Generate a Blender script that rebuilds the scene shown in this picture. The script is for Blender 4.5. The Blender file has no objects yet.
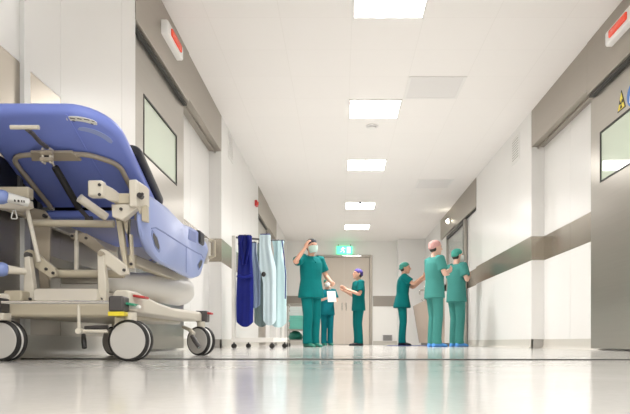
import bpy, bmesh, math, random
from mathutils import Vector, Matrix, Quaternion
random.seed(4)
C = bpy.context.scene.collection
F, CX, HY, HC = 650.0, 340.0, 342.0, 0.08      # focal (px), vanishing point, camera height (m)

def P(px, py, Y):
    """world point at depth Y that was measured at (px, py) on the photograph"""
    return Vector(((px-CX)/F*Y, Y, HC+(HY-py)/F*Y))

# ------------------------------------------------------------------ materials
def mat(name, col, rough=.5, metal=0., spec=.5, emit=None, estr=0., noise=0., nscale=(8, 8, 8), bump=0., bscale=40., coat=0., aniso=0., sheen=0., sss=0.):
    m = bpy.data.materials.new(name); m.use_nodes = True
    nt = m.node_tree; b = nt.nodes['Principled BSDF']
    b.inputs['Base Color'].default_value = (*col, 1)
    b.inputs['Roughness'].default_value = rough
    b.inputs['Metallic'].default_value = metal
    b.inputs['Specular IOR Level'].default_value = spec
    b.inputs['Coat Weight'].default_value = coat
    b.inputs['Sheen Weight'].default_value = sheen
    b.inputs['Subsurface Weight'].default_value = sss
    if emit:
        b.inputs['Emission Color'].default_value = (*emit, 1); b.inputs['Emission Strength'].default_value = estr
    tc = nt.nodes.new('ShaderNodeTexCoord')
    if noise > 0:
        mp = nt.nodes.new('ShaderNodeMapping'); mp.inputs['Scale'].default_value = nscale
        n = nt.nodes.new('ShaderNodeTexNoise'); n.inputs['Scale'].default_value = 1; n.inputs['Detail'].default_value = 4
        mx = nt.nodes.new('ShaderNodeMix'); mx.data_type = 'RGBA'
        mx.inputs['A'].default_value = (*[c*(1-noise) for c in col], 1)
        mx.inputs['B'].default_value = (*[min(1, c*(1+noise)) for c in col], 1)
        nt.links.new(tc.outputs['Object'], mp.inputs['Vector']); nt.links.new(mp.outputs[0], n.inputs['Vector'])
        nt.links.new(n.outputs['Fac'], mx.inputs['Factor']); nt.links.new(mx.outputs['Result'], b.inputs['Base Color'])
    if bump > 0:
        n2 = nt.nodes.new('ShaderNodeTexNoise'); n2.inputs['Scale'].default_value = bscale; n2.inputs['Detail'].default_value = 3
        bp = nt.nodes.new('ShaderNodeBump'); bp.inputs['Strength'].default_value = bump; bp.inputs['Distance'].default_value = .01
        nt.links.new(tc.outputs['Object'], n2.inputs['Vector']); nt.links.new(n2.outputs['Fac'], bp.inputs['Height'])
        nt.links.new(bp.outputs[0], b.inputs['Normal'])
    return m

M = {}
M['white']   = mat('white_panel', (.81, .80, .78), .28, spec=.5, noise=.01, nscale=(.7, .7, .7))
M['white2']  = mat('white_enamel', (.82, .80, .76), .3)
M['gap']     = mat('panel_gap', (.45, .43, .40), .7)
M['steel']   = mat('stainless', (.42, .395, .355), .28, metal=1, noise=.05, nscale=(1.5, 1.5, 60))
M['steelb']  = mat('stainless_header', (.42, .385, .34), .42, metal=1, noise=.04, nscale=(60, 1.5, 60))
M['steeld']  = mat('stainless_band', (.41, .37, .315), .27, metal=1, noise=.05, nscale=(2, 2, 40))
M['bandfar'] = mat('matt_band', (.33, .30, .265), .5, metal=.4)
M['chrome']  = mat('chrome', (.75, .74, .72), .12, metal=1)
M['black']   = mat('black_rubber', (.018, .017, .017), .5)
M['dark']    = mat('dark_plastic', (.055, .05, .05), .45)
M['darkgrey']= mat('charcoal_plastic', (.085, .078, .078), .4)
M['gasket']  = mat('gasket', (.05, .05, .045), .6)
M['skirt']   = mat('coved_skirting', (.60, .575, .52), .3)
M['far']     = mat('far_wall_paint', (.88, .87, .84), .5)
M['fardoor'] = mat('far_door_laminate', (.70, .62, .54), .4)
M['brown']   = mat('brushed_brown_steel', (.42, .33, .26), .38, metal=.5, noise=.04, nscale=(2, 2, 30))
M['glazing'] = mat('green_glazing', (.60, .70, .56), .04, spec=.9, coat=.6)
M['lamp']    = mat('light_diffuser', (.9, .9, .9), .5, emit=(1, .975, .945), estr=9.0)
M['lampfr']  = mat('light_frame', (.85, .84, .82), .4)
M['grey']    = mat('grey_perforated', (.79, .775, .765), .6)
M['red']     = mat('red_lens', (.75, .06, .025), .25, emit=(.9, .09, .03), estr=.12)
M['redp']    = mat('red_plastic', (.55, .04, .04), .4)
M['greenp']  = mat('green_plastic', (.03, .30, .17), .4)
M['yellow']  = mat('yellow_plastic', (.90, .74, .05), .4)
M['signblue']= mat('sign_blue', (.03, .17, .55), .4)
M['exit']    = mat('exit_green', (.05, .5, .25), .4, emit=(.12, .85, .42), estr=1.0)
M['exitw']   = mat('exit_white', (.8, .9, .85), .4, emit=(.7, 1, .85), estr=1.0)
M['glow']    = mat('small_lamp', (1, .95, .8), .4, emit=(1, .93, .75), estr=12)
# stretcher
M['blue']    = mat('blue_shell', (.225, .30, .80), .38, noise=.03, nscale=(9, 9, 9), bump=.03, bscale=160)
M['rail']    = mat('periwinkle_rail', (.36, .44, .78), .33)
M['raild']   = mat('rail_groove', (.19, .25, .55), .4)
M['beige']   = mat('beige_enamel', (.56, .50, .385), .35)
M['tube']    = mat('taupe_tube', (.42, .36, .28), .38)
M['cream']   = mat('cream_plastic', (.73, .68, .585), .35)
M['mattress']= mat('black_mattress', (.012, .013, .025), .45)
M['wheel']   = mat('grey_wheel_disc', (.60, .58, .55), .35)
M['grip']    = mat('blue_grip', (.25, .33, .66), .35)
M['label']   = mat('label_white', (.85, .85, .82), .4)
# cloth
M['scrub']   = mat('teal_scrub', (.0, .150, .152), .85, spec=.2, noise=.12, nscale=(7, 7, 4), bump=.35, bscale=14)
M['scrubb']  = mat('teal_scrub_bluer', (.0, .135, .165), .85, spec=.2, noise=.12, nscale=(7, 7, 4), bump=.35, bscale=14)
M['scrubl']  = mat('teal_scrub_washed', (.055, .24, .215), .85, spec=.2, noise=.12, nscale=(7, 7, 4), bump=.35, bscale=14)
M['skin']    = mat('skin', (.66, .37, .26), .5, noise=.05, nscale=(20, 20, 20), sss=.05)
M['skin2']   = mat('skin_fair', (.72, .45, .35), .5, noise=.05, nscale=(20, 20, 20), sss=.05)
M['hair']    = mat('dark_hair', (.03, .022, .018), .6, bump=.6, bscale=90)
M['maskm']   = mat('mask_fabric', (.55, .72, .66), .8, bump=.2, bscale=60)
M['maskw']   = mat('mask_white', (.75, .78, .76), .8, bump=.2, bscale=60)
M['capdark'] = mat('cap_dark', (.03, .035, .045), .8)
M['cappurple']=mat('cap_purple', (.07, .045, .22), .8, noise=.3, nscale=(30, 30, 30))
M['capgreen']= mat('cap_green', (.05, .30, .24), .8, noise=.45, nscale=(28, 28, 28))
M['cappink'] = mat('cap_pink', (.62, .34, .32), .8)
M['shoeblue']= mat('blue_shoe_cover', (.10, .36, .85), .5)
M['shoedark']= mat('dark_shoe', (.02, .02, .03), .5)
M['shoegreen']=mat('green_shoe', (.01, .17, .12), .5)
M['eye']     = mat('eye_dark', (.02, .015, .012), .2)
M['lip']     = mat('lip', (.45, .16, .13), .5)
M['navy']    = mat('navy_vinyl', (.004, .010, .17), .5, spec=.25, noise=.1, nscale=(8, 8, 8), bump=.25, bscale=12)
M['ltblue']  = mat('pale_blue_vinyl', (.56, .69, .74), .5, noise=.03, nscale=(8, 8, 8), bump=.25, bscale=10)
M['ltblue2'] = mat('ice_blue_vinyl', (.50, .69, .72), .5, noise=.03, nscale=(8, 8, 8), bump=.25, bscale=10)
M['slate']   = mat('slate_blue_vinyl', (.30, .38, .52), .5, noise=.08, nscale=(50, 8, 4), bump=.25, bscale=10)
M['sage']    = mat('grey_green_vinyl', (.20, .27, .27), .5, bump=.25, bscale=10)
M['linw']    = mat('white_linen', (.78, .84, .82), .9, bump=.3, bscale=50)
M['ling']    = mat('mint_linen', (.22, .66, .55), .9, bump=.3, bscale=50)
M['paper']   = mat('white_paper', (.78, .78, .74), .8)
M['matblue'] = mat('blue_mat', (.03, .06, .24), .8)

def floor_mat():
    m = mat('polished_floor', (.61, .595, .56), .10, spec=.4)
    nt = m.node_tree; b = nt.nodes['Principled BSDF']; tc = nt.nodes['Texture Coordinate']
    n = nt.nodes.new('ShaderNodeTexNoise'); n.inputs['Scale'].default_value = 2.2; n.inputs['Detail'].default_value = 6
    r = nt.nodes.new('ShaderNodeMapRange'); r.inputs['To Min'].default_value = .07; r.inputs['To Max'].default_value = .17
    nt.links.new(tc.outputs['Object'], n.inputs['Vector']); nt.links.new(n.outputs['Fac'], r.inputs['Value']); nt.links.new(r.outputs[0], b.inputs['Roughness'])
    v = nt.nodes.new('ShaderNodeTexNoise'); v.inputs['Scale'].default_value = 55; v.inputs['Detail'].default_value = 3
    mx = nt.nodes.new('ShaderNodeMix'); mx.data_type = 'RGBA'
    mx.inputs['A'].default_value = (.66, .645, .62, 1); mx.inputs['B'].default_value = (.75, .73, .705, 1)
    nt.links.new(tc.outputs['Object'], v.inputs['Vector']); nt.links.new(v.outputs['Fac'], mx.inputs['Factor']); nt.links.new(mx.outputs['Result'], b.inputs['Base Color'])
    w = nt.nodes.new('ShaderNodeTexNoise'); w.inputs['Scale'].default_value = 5
    bp = nt.nodes.new('ShaderNodeBump'); bp.inputs['Strength'].default_value = .02; bp.inputs['Distance'].default_value = .01
    nt.links.new(tc.outputs['Object'], w.inputs['Vector']); nt.links.new(w.outputs['Fac'], bp.inputs['Height']); nt.links.new(bp.outputs[0], b.inputs['Normal'])
    return m
M['floor'] = floor_mat()
TILE = .648
def ceil_mat():
    m = mat('ceiling_tiles', (.80, .775, .735), .55)
    nt = m.node_tree; b = nt.nodes['Principled BSDF']; tc = nt.nodes['Texture Coordinate']
    mp = nt.nodes.new('ShaderNodeMapping'); mp.inputs['Location'].default_value = (-.108, -5.864, 0)
    br = nt.nodes.new('ShaderNodeTexBrick'); br.offset = 0; br.squash = 1
    br.inputs['Scale'].default_value = 1; br.inputs['Brick Width'].default_value = TILE; br.inputs['Row Height'].default_value = TILE
    br.inputs['Mortar Size'].default_value = .0035; br.inputs['Mortar Smooth'].default_value = .3; br.inputs['Bias'].default_value = 0
    br.inputs['Color1'].default_value = (.92, .895, .875, 1); br.inputs['Color2'].default_value = (.91, .885, .865, 1); br.inputs['Mortar'].default_value = (.865, .84, .815, 1)
    nt.links.new(tc.outputs['Object'], mp.inputs['Vector']); nt.links.new(mp.outputs[0], br.inputs['Vector']); nt.links.new(br.outputs['Color'], b.inputs['Base Color'])
    return m
M['ceil'] = ceil_mat()
def glass_mat():
    m = bpy.data.materials.new('clear_glass'); m.use_nodes = True; nt = m.node_tree; nt.nodes.clear()
    o = nt.nodes.new('ShaderNodeOutputMaterial'); t = nt.nodes.new('ShaderNodeBsdfTransparent'); t.inputs[0].default_value = (.95, .965, .955, 1)
    g = nt.nodes.new('ShaderNodeBsdfGlossy'); g.inputs['Roughness'].default_value = .02
    lw = nt.nodes.new('ShaderNodeLayerWeight'); lw.inputs['Blend'].default_value = .5
    pw = nt.nodes.new('ShaderNodeMath'); pw.operation = 'POWER'; pw.inputs[1].default_value = 5; nt.links.new(lw.outputs['Facing'], pw.inputs[0])
    fr = nt.nodes.new('ShaderNodeMapRange'); fr.inputs['To Min'].default_value = .04; fr.inputs['To Max'].default_value = .9; nt.links.new(pw.outputs[0], fr.inputs['Value']); mx = nt.nodes.new('ShaderNodeMixShader')
    nt.links.new(fr.outputs[0], mx.inputs[0]); nt.links.new(t.outputs[0], mx.inputs[1]); nt.links.new(g.outputs[0], mx.inputs[2]); nt.links.new(mx.outputs[0], o.inputs[0])
    return m
M['glass'] = glass_mat()

# ------------------------------------------------------------------ mesh builder
class MB:
    def __init__(s): s.bm = bmesh.new(); s.mats = []; s.mi = 0
    def use(s, k):
        if k not in s.mats: s.mats.append(k)
        s.mi = s.mats.index(k); return s
    def _f(s, vs):
        try:
            f = s.bm.faces.new(vs); f.material_index = s.mi; return f
        except ValueError: return None
    def bx(s, x0, x1, y0, y1, z0, z1):
        v = [s.bm.verts.new(p) for p in ((x0,y0,z0),(x1,y0,z0),(x1,y1,z0),(x0,y1,z0),(x0,y0,z1),(x1,y0,z1),(x1,y1,z1),(x0,y1,z1))]
        for q in ((3,2,1,0),(4,5,6,7),(0,1,5,4),(1,2,6,5),(2,3,7,6),(3,0,4,7)): s._f([v[i] for i in q])
        return s
    def obox(s, c, size, R=None):
        c = Vector(c); R = R or Matrix.Identity(3); h = Vector(size)/2
        v = [s.bm.verts.new(c+R@Vector((a*h.x, b*h.y, d*h.z))) for d in (-1,1) for a,b in ((-1,-1),(1,-1),(1,1),(-1,1))]
        for q in ((3,2,1,0),(4,5,6,7),(0,1,5,4),(1,2,6,5),(2,3,7,6),(3,0,4,7)): s._f([v[i] for i in q])
        return s
    def prism(s, pts, ext):
        """closed polygon of 3D points extruded by the vector ext"""
        ext = Vector(ext); a = [s.bm.verts.new(p) for p in pts]; b = [s.bm.verts.new(Vector(p)+ext) for p in pts]
        n = len(a); s._f(a[::-1]); s._f(b)
        for i in range(n): s._f([a[i], a[(i+1)%n], b[(i+1)%n], b[i]])
        return s
    def loft(s, rings, cap=True):
        R = [[s.bm.verts.new(p) for p in r] for r in rings]; n = len(R[0])
        for a, b in zip(R, R[1:]):
            for i in range(n): s._f([a[i], a[(i+1)%n], b[(i+1)%n], b[i]])
        if cap: s._f(R[0][::-1]); s._f(R[-1])
        return s
    def tube(s, pts, r, n=12, cap=True):
        pts = [Vector(p) for p in pts]
        rs = r if isinstance(r, (list, tuple)) else [r]*len(pts)
        rings = []; up = None
        for i, p in enumerate(pts):
            d = (pts[min(i+1, len(pts)-1)]-pts[max(i-1, 0)]).normalized()
            if up is None: up = d.orthogonal().normalized()
            else: up = (up-d*up.dot(d)).normalized()
            w = d.cross(up)
            rr = rs[i]; ra, rb = rr if isinstance(rr, (tuple, list)) else (rr, rr)
            rings.append([p+up*ra*math.cos(2*math.pi*k/n)+w*rb*math.sin(2*math.pi*k/n) for k in range(n)])
        return s.loft(rings, cap)
    def disc(s, c, axis, r, t, n=32, bev=.0):
        c = Vector(c); a = Vector(axis).normalized()
        if bev: return s.tube([c-a*t/2, c-a*(t/2-bev), c+a*(t/2-bev), c+a*t/2], [r-bev, r, r, r-bev], n)
        return s.tube([c-a*t/2, c+a*t/2], r, n)
    def ball(s, c, r, seg=20, rings=12):
        c = Vector(c); r = (r, r, r) if not isinstance(r, (tuple, list)) else r
        out = []
        for j in range(1, rings):
            th = math.pi*j/rings
            out.append([c+Vector((r[0]*math.sin(th)*math.cos(2*math.pi*k/seg), r[1]*math.sin(th)*math.sin(2*math.pi*k/seg), r[2]*math.cos(th))) for k in range(seg)])
        out = out[::-1]
        return s.loft(out)
    def build(s, name, m, parent=None, bevel=0., smooth=True, seg=2, angle=35):
        bmesh.ops.recalc_face_normals(s.bm, faces=s.bm.faces)
        me = bpy.data.meshes.new(name)
        off = Vector((0,0,0))
        if parent is not None:
            q = parent
            while q is not None: off += q.location; q = q.parent
            bmesh.ops.translate(s.bm, verts=s.bm.verts, vec=-off)
        s.bm.to_mesh(me); s.bm.free()
        o = bpy.data.objects.new(name, me); C.objects.link(o)
        for k in (s.mats or [m]): me.materials.append(M[k])
        if parent is not None: o.parent = parent
        if smooth: me.shade_smooth(); me.set_sharp_from_angle(angle=math.radians(angle))
        if bevel > 0:
            b = o.modifiers.new('bevel', 'BEVEL'); b.width = bevel; b.segments = seg; b.limit_method = 'ANGLE'; b.angle_limit = math.radians(40)
        return o

def tag(o, label, cat, group=None, kind=None):
    o['label'] = label; o['category'] = cat
    if group: o['group'] = group
    if kind: o['kind'] = kind
    return o
def thing(name, label, cat, loc, group=None, rz=0):
    o = bpy.data.objects.new(name, None); C.objects.link(o); o.location = loc; o.rotation_euler = (0, 0, rz)
    o.empty_display_size = .1
    return tag(o, label, cat, group)
def struct(o, label=None, cat=None):
    o['kind'] = 'structure'
    if label: o['label'] = label
    if cat: o['category'] = cat
    return o
def copy_thing(o, loc, label):
    r = o.copy(); C.objects.link(r); r.location = loc; r['label'] = label
    for ch in list(o.children):
        c = ch.copy(); C.objects.link(c); c.parent = r
        for g in ch.children:
            d = g.copy(); C.objects.link(d); d.parent = c
    return r

# ------------------------------------------------------------------ room shell
XL, XR, H, YF, YB = -1.534, 2.425, 3.007, 18.9, -4.0
RL, RR = XL-.16, XR+.16                    # recess planes behind the sliding doors
Z1, Z2, ZH = 1.117, 1.419, 2.548           # metal band, underside of door headers
G = .004
o = MB().bx(-2.2, 3.1, YB, YF+.3, -.15, 0).build('floor', 'floor'); struct(o, 'polished pale grey corridor floor', 'floor')
o = MB().bx(-2.2, 3.1, YB, YF+.3, H, H+.15).build('ceiling', 'ceil'); struct(o, 'white tiled suspended ceiling', 'ceiling')

def wall_run(sgn, X, ys, w, band, bandless=()):
    """cladding panels of one side between the depths in ys; w collects the white, band the metal strip"""
    for a, b in zip(ys, ys[1:]):
        for z0, z1, k in ((.115, Z1-.003, 2 if sgn < 0 and b < 4.9 else 0), (Z1, Z2, 1), (Z2+.003, H, 0)):  # lower panels nearest on the left get a darker material
            x0, x1 = (X-.03, X) if sgn < 0 else (X, X+.03)
            if any(abs(a-q) < 1e-6 for q in bandless):
                if k == 1: continue
                z0 = Z1 if k == 0 else z0
            (band if k == 1 else w).use(('white', 'steeld', 'steelb')[k]).bx(x0, x1, a+G/2, b-G/2, z0, z1)
    a, b = ys[0], ys[-1]
    if sgn < 0: w.use('gap').bx(X-.3, X-.025, a, b, 0, H)
    else: w.use('gap').bx(X+.025, X+.3, a, b, 0, H)

wl, bl = MB(), MB()
wall_run(-1, XL, [-4, -2.5, -1.2, 0, 1.2, 2.2, 3.15, 3.57, 4.57, 4.864], wl, bl, (3.57, 4.57))
wall_run(-1, XL, [8.42, 9.3, 10.25, 11.2, 12.2], wl, bl)
wall_run(-1, XL, [15.7, 16.6, 17.6, YF], wl, bl)
for ya, yb, ym in ((4.864, 8.42, 6.6), (12.2, 15.7, 13.95)):       # recesses
    wall_run(-1, RL, [ya, ym, ym+.75, yb], wl, bl)
    for s, yy in ((1, ya), (-1, yb)):
        for z0, z1, k in ((.115, Z1, 0), (Z1, Z2, 1), (Z2, ZH, 0)):
            (bl if k else wl).use('steeld' if k else 'white').bx(RL, XL-.001, min(yy, yy+s*.012), max(yy, yy+s*.012), z0, z1)
wl.use('white').bx(XL, XL+.022, 3.115, 3.175, .115, H)             # vertical cover strip
struct(wl.build('wall_left', 'white'), 'left corridor wall in white panels', 'wall')
struct(bl.build('trim_1', 'steeld'), 'brown metal guard band along the left wall', 'wall band')
wr, br_ = MB(), MB()
wall_run(1, XR, [-4, -2.5, -1, .5, 2, 3.3, 4.6], wr, br_)
wall_run(1, XR, [8.24, 9.27, 10.19, 11.15, 11.56], wr, br_)
wall_run(1, XR, [15.7, 16.6, 17.6, YF], wr, br_)
for ya, yb, ys, rr in ((4.6, 8.24, [4.6, 6.5, 7.3, 8.24], RR), (11.56, 15.7, [11.56, 12.4, 13.6, 14.7, 15.7], XR+.05)):
    wall_run(1, rr, ys, wr, br_)
    for s, yy in ((1, ya), (-1, yb)):
        for z0, z1, k in ((.115, Z1, 0), (Z1, Z2, 1), (Z2, ZH, 0)):
            (br_ if k else wr).use('steeld' if k else 'white').bx(XR+.001, rr, min(yy, yy+s*.012), max(yy, yy+s*.012), z0, z1)
wr.use('white').bx(1.657, XR, 18.45, YF, .0, H)                    # white pier in the far corner
struct(wr.build('wall_right', 'white'), 'right corridor wall in white panels', 'wall')
struct(br_.build('trim_2', 'steeld'), 'brown metal guard band along the right wall', 'wall band')
w = MB(); w.use('far').bx(XL-.4, -.70, YF, YF+.25, 0, H).bx(.94, 3.0, YF, YF+.25, 0, H).bx(-.70, .94, YF, YF+.25, 2.61, H).bx(-2.2, 3.1, YF+.25, YF+.35, 0, H)
struct(w.build('wall_far', 'far'), 'grey end wall of the corridor', 'wall')
w = MB(); w.use('bandfar').bx(XL, -.72, YF-.012, YF, Z1, Z2).bx(.96, 1.657, YF-.012, YF, Z1, Z2)
struct(w.build('trim_3', 'steeld'), 'grey guard band across the end wall', 'wall band')
m = MB()                                                            # added glazing, out of view behind the viewer, admits world light as fill
for x in (XL, -.2, 1.1, XR): m.bx(x-.03, x+.03, YB-.06, YB, 0, H)
m.bx(XL, XR, YB-.06, YB, 0, .08).bx(XL, XR, YB-.06, YB, H-.08, H).bx(XL, XR, YB-.06, YB, 2.2, 2.27)
wn = struct(m.build('fill_window_1', 'steel'), 'added glazed opening behind the viewer for fill light', 'window')
for a, b in ((XL+.03, -.23), (-.17, 1.07), (1.13, XR-.03)): MB().bx(a, b, YB-.035, YB-.025, .08, H-.08).build('pane', 'glass', wn)
# coved skirting, floor coloured, one per side
def cove(side, X, sgn, runs):
    m = MB()
    for (x, a, b) in runs:
        pr = [(0, 0), (.045, 0), (.03, .006), (.016, .02), (.008, .045), (.006, .115), (0, .115)]
        m.prism([Vector((x-sgn*u, a, v)) for u, v in pr], (0, b-a, 0))
    struct(m.build('baseboard_'+side, 'skirt'), 'coved floor coloured skirting of the %s wall' % side, 'baseboard')
cove('left', XL, -1, [(XL, -4, 4.864), (XL, 8.42, 12.2), (XL, 15.7, YF), (RL, 4.864, 8.42), (RL, 12.2, 15.7)])
cove('right', XR, 1, [(XR, -4, 4.6), (XR, 8.24, 11.56), (XR, 15.7, 18.45), (RR, 4.6, 8.24), (XR+.05, 11.56, 15.7)])
m = MB()
for a, b in ((XL, -.72), (.96, 1.657)): m.bx(a, b, YF-.012, YF, 0, .11)
struct(m.build('baseboard_far', 'skirt'), 'skirting of the end wall', 'baseboard')
# door headers (stainless covers of the sliding gear)
def header(n, sgn, X, a, j, b, lab):
    m = MB(); q = lambda x0, x1: (min(x0, x1), max(x0, x1))
    x0, x1 = q(X+sgn*.2, X-sgn*.006); m.use('steelb').bx(x0, x1, a, j-.016, ZH-.05, H)
    x0, x1 = q(X+sgn*.2, X); m.bx(x0, x1, j, b, ZH, H)
    x0, x1 = q(X+sgn*.16, X+sgn*.02); m.use('gasket').bx(x0, x1, a, j, ZH-.072, ZH-.051)
    x0, x1 = q(X+sgn*.09, X+sgn*.075); m.use('steelb').bx(x0, x1, j, b, ZH-.022, ZH-.001)
    struct(m.build('trim_%d' % n, 'steelb', bevel=.003), lab, 'door header')
header(4, -1, XL, 4.87, 6.6, 8.41, 'stainless header over the left sliding door')
header(5, 1, XR, 4.61, 6.38, 8.23, 'stainless header over the right sliding door')
header(6, -1, XL, 12.21, 13.9, 15.69, 'stainless header over the far left sliding door')
header(7, 1, XR, 11.57, 13.6, 15.69, 'stainless header over the far right glass door')

def sliding_door(n, sgn, X, a, b, win, lab, zt=ZH-.074):
    """leaf with its corridor face at X, reaching from depth a to b"""
    q = lambda u, v: (min(X+sgn*u, X+sgn*v), max(X+sgn*u, X+sgn*v))
    m = MB(); y0, y1, z0, z1 = win
    x0, x1 = q(0, .045)
    for A in ((a, y0, .018, zt), (y1, b, .018, zt), (y0, y1, .018, z0), (y0, y1, z1, zt)): m.bx(x0, x1, *A)
    d = struct(m.build('door_%d' % n, 'steel', smooth=False), lab, 'door')
    m = MB(); t = .016; x0, x1 = q(-.004, .03)
    m.bx(x0, x1, y0, y0+t, z0, z1).bx(x0, x1, y1-t, y1, z0, z1).bx(x0, x1, y0+t, y1-t, z0, z0+t).bx(x0, x1, y0+t, y1-t, z1-t, z1)
    m.build('window_frame', 'gasket', d)
    x0, x1 = q(.006, .024); MB().bx(x0, x1, y0+t, y1-t, z0+t, z1-t).build('pane', 'glazing', d)
    return d
WZ = (1.553+.05, 2.09)
sliding_door(1, -1, -1.59, 4.87, 6.61, (5.26, 6.33, 1.60, 2.09), 'stainless sliding door on the left with a wide window')
sliding_door(2, 1, 2.485, 4.66, 6.44, (5.05, 6.21, 1.60, 2.085), 'stainless sliding door on the right with warning signs')
sliding_door(3, -1, -1.59, 12.25, 13.9, (12.7, 13.5, 1.6, 2.09), 'stainless sliding door beyond the apron rack')
# end door
m = MB(); m.use('steelb')
m.bx(-.70, -.62, YF-.03, YF+.12, 0, 2.61).bx(.86, .94, YF-.03, YF+.12, 0, 2.61).bx(-.62, .86, YF-.03, YF+.12, 2.55, 2.61)
d = struct(m.build('door_4', 'steel', bevel=.004), 'double door in the end wall, steel frame and beige leaves', 'door')
for a, b in ((-.615, .118), (.122, .855)): MB().bx(a, b, YF+.03, YF+.08, .01, 2.545).build('door_leaf', 'fardoor', d)
m = MB(); m.bx(.06, .62, YF-.05, YF-.03, 2.56, 2.60); m.build('door_closer', 'chrome', d)
m = MB()
for x in (.06, .18): m.tube([(x, YF+.03, 1.0), (x, YF-.02, 1.0), (x, YF-.02, 1.22), (x, YF+.03, 1.22)], .012)
m.build('door_handle', 'chrome', d)
# glass sliding door on the far right
XG = 2.43
m = MB(); m.use('steel').bx(XG-.02, XG+.03, 12.60, 12.70, 0.01, 2.47).bx(XG-.02, XG+.03, 14.7, 14.78, 0.01, 2.47)
m.use('gasket').bx(XG-.024, XG+.034, 12.70, 12.735, .01, 2.47).bx(XG-.02, XG+.03, 12.735, 14.7, 2.40, 2.47).bx(XG-.02, XG+.03, 12.735, 14.7, .01, .07)
d = struct(m.build('door_5', 'steel'), 'glass sliding door with dark frame behind the scrub sink', 'door')
MB().bx(XG, XG+.01, 12.735, 14.7, .07, 2.40).build('pane', 'glass', d)
m = MB(); m.tube([(XG-.01, 12.65, .95), (XG-.055, 12.65, .95), (XG-.055, 12.65, 1.35), (XG-.01, 12.65, 1.35)], .011); m.build('door_handle', 'chrome', d)
# expansion joint strip
m = MB(); m.prism([Vector((XL+.05, 3.02, 0)), Vector((XR-.06, 2.80, 0)), Vector((XR-.06, 2.835, 0)), Vector((XL+.05, 3.055, 0))], (0, 0, .004))
struct(m.build('trim_8', 'gasket'), 'dark joint strip across the floor', 'floor strip')

# ------------------------------------------------------------------ ceiling fixtures
LAMP_W, SPREAD = 27, 128
def ceiling_light(yc, label):
    t = thing('ceiling_light', label, 'light', (.432, yc, H-.008), 'square ceiling lights along the corridor')
    x, y, z = t.location; h = TILE/2-.003
    m = MB()
    for A in ((-h, h, -h, -h+.018), (-h, h, h-.018, h), (-h, -h+.018, -h+.018, h-.018), (h-.018, h, -h+.018, h-.018)):
        m.bx(x+A[0], x+A[1], y+A[2], y+A[3], z-.004, z+.006)
    m.build('frame', 'lampfr', t)
    MB().bx(x-h+.018, x+h-.018, y-h+.018, y+h-.018, z-.001, z+.006).build('diffuser', 'lamp', t)
    ld = bpy.data.lights.new('panel_light', 'AREA'); ld.shape = 'SQUARE'; ld.size = .58; ld.energy = LAMP_W; ld.color = (1, .975, .945); ld.spread = math.radians(SPREAD)
    lo = bpy.data.objects.new('lamp', ld); C.objects.link(lo); lo.parent = t; lo.location = (0, 0, -.012)
    return t
L0 = ceiling_light(5.864-.324, 'nearest square ceiling light in view, cut by the top edge')
for yf, lab in ((8.48, 'second square ceiling light, just before the round detector'), (11.06, 'third square ceiling light, beyond the round detector'),
                (14.26, 'fourth square ceiling light, next to last before the end wall'), (16.85, 'farthest square ceiling light, above the exit sign'),
                (.68, 'square ceiling light above the viewer')):
    copy_thing(L0, (.432, yf-.324, H-.008), lab)
def diffuser_panel(x0, y1, label, n=9):
    t = thing('ceiling_vent', label, 'vent', (x0+TILE/2, y1-TILE/2, H-.006), 'square ceiling vents')
    a, b = x0+.004, x0+TILE-.004; c, d = y1-TILE+.004, y1-.004
    m = MB(); m.bx(a, b, c, c+.03, H-.008, H-.001).bx(a, b, d-.03, d, H-.008, H-.001).bx(a, a+.03, c+.03, d-.03, H-.008, H-.001).bx(b-.03, b, c+.03, d-.03, H-.008, H-.001)
    m.build('frame', 'lampfr', t)
    MB().bx(a+.03, b-.03, c+.03, d-.03, H-.006, H-.001).build('perforated_face', 'grey', t)
diffuser_panel(.108+TILE, 5.864+TILE*3, 'square grey perforated ceiling vent right of the second light')
diffuser_panel(.108+TILE*2, 5.864+TILE*10, 'fainter square ceiling vent right of the third light')
t = thing('smoke_detector', 'round white detector on the ceiling beyond the second light', 'detector', (.435, 8.80, H))
MB().disc((.435, 8.80, H-.008), (0, 0, 1), .085, .016, bev=.004).build('base', 'grey', t)
MB().disc((.435, 8.80, H-.026), (0, 0, 1), .055, .022, bev=.008).build('sensor_dome', 'lampfr', t)
t = MB().disc((.42, 14.2-.6, H-.012), (0, 0, 1), .03, .022, bev=.006).build('ceiling_sprinkler', 'dark'); tag(t, 'tiny dark sprinkler head on the ceiling between third and fourth light', 'sprinkler')

def wall_grille(name, label, cat, X, sgn, y0, y1, z0, z1, n=9):
    t = thing(name, label, cat, (X, (y0+y1)/2, (z0+z1)/2), 'louvred wall grilles high on the walls')
    q = lambda u, v: (min(X-sgn*u, X-sgn*v), max(X-sgn*u, X-sgn*v))
    x0, x1 = q(0, .012); m = MB()
    m.bx(x0, x1, y0, y0+.02, z0, z1).bx(x0, x1, y1-.02, y1, z0, z1).bx(x0, x1, y0+.02, y1-.02, z0, z0+.02).bx(x0, x1, y0+.02, y1-.02, z1-.02, z1)
    m.build('frame', 'lampfr', t)
    x0, x1 = q(0, .002); MB().bx(x0, x1, y0+.02, y1-.02, z0+.02, z1-.02).build('backing', 'gap', t)
    for k in range(n):
        zc = z0+.02+(z1-z0-.04)*(k+.5)/n; x0, x1 = q(.002, .012)
        MB().bx(x0, x1, y0+.02, y1-.02, zc-.011, zc+.003).build('louvre', 'lampfr', t)
wall_grille('wall_vent', 'louvred white grille high on the left wall', 'vent', XL, -1, 8.88, 9.26, 2.62, 2.96)
wall_grille('wall_vent', 'louvred white grille high on the right wall', 'vent', XR, 1, 8.78, 9.16, 2.56, 2.92)
t = thing('floor_vent', 'small grey louvred grille low on the end wall', 'vent', (1.38, YF-.01, .2))
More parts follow.
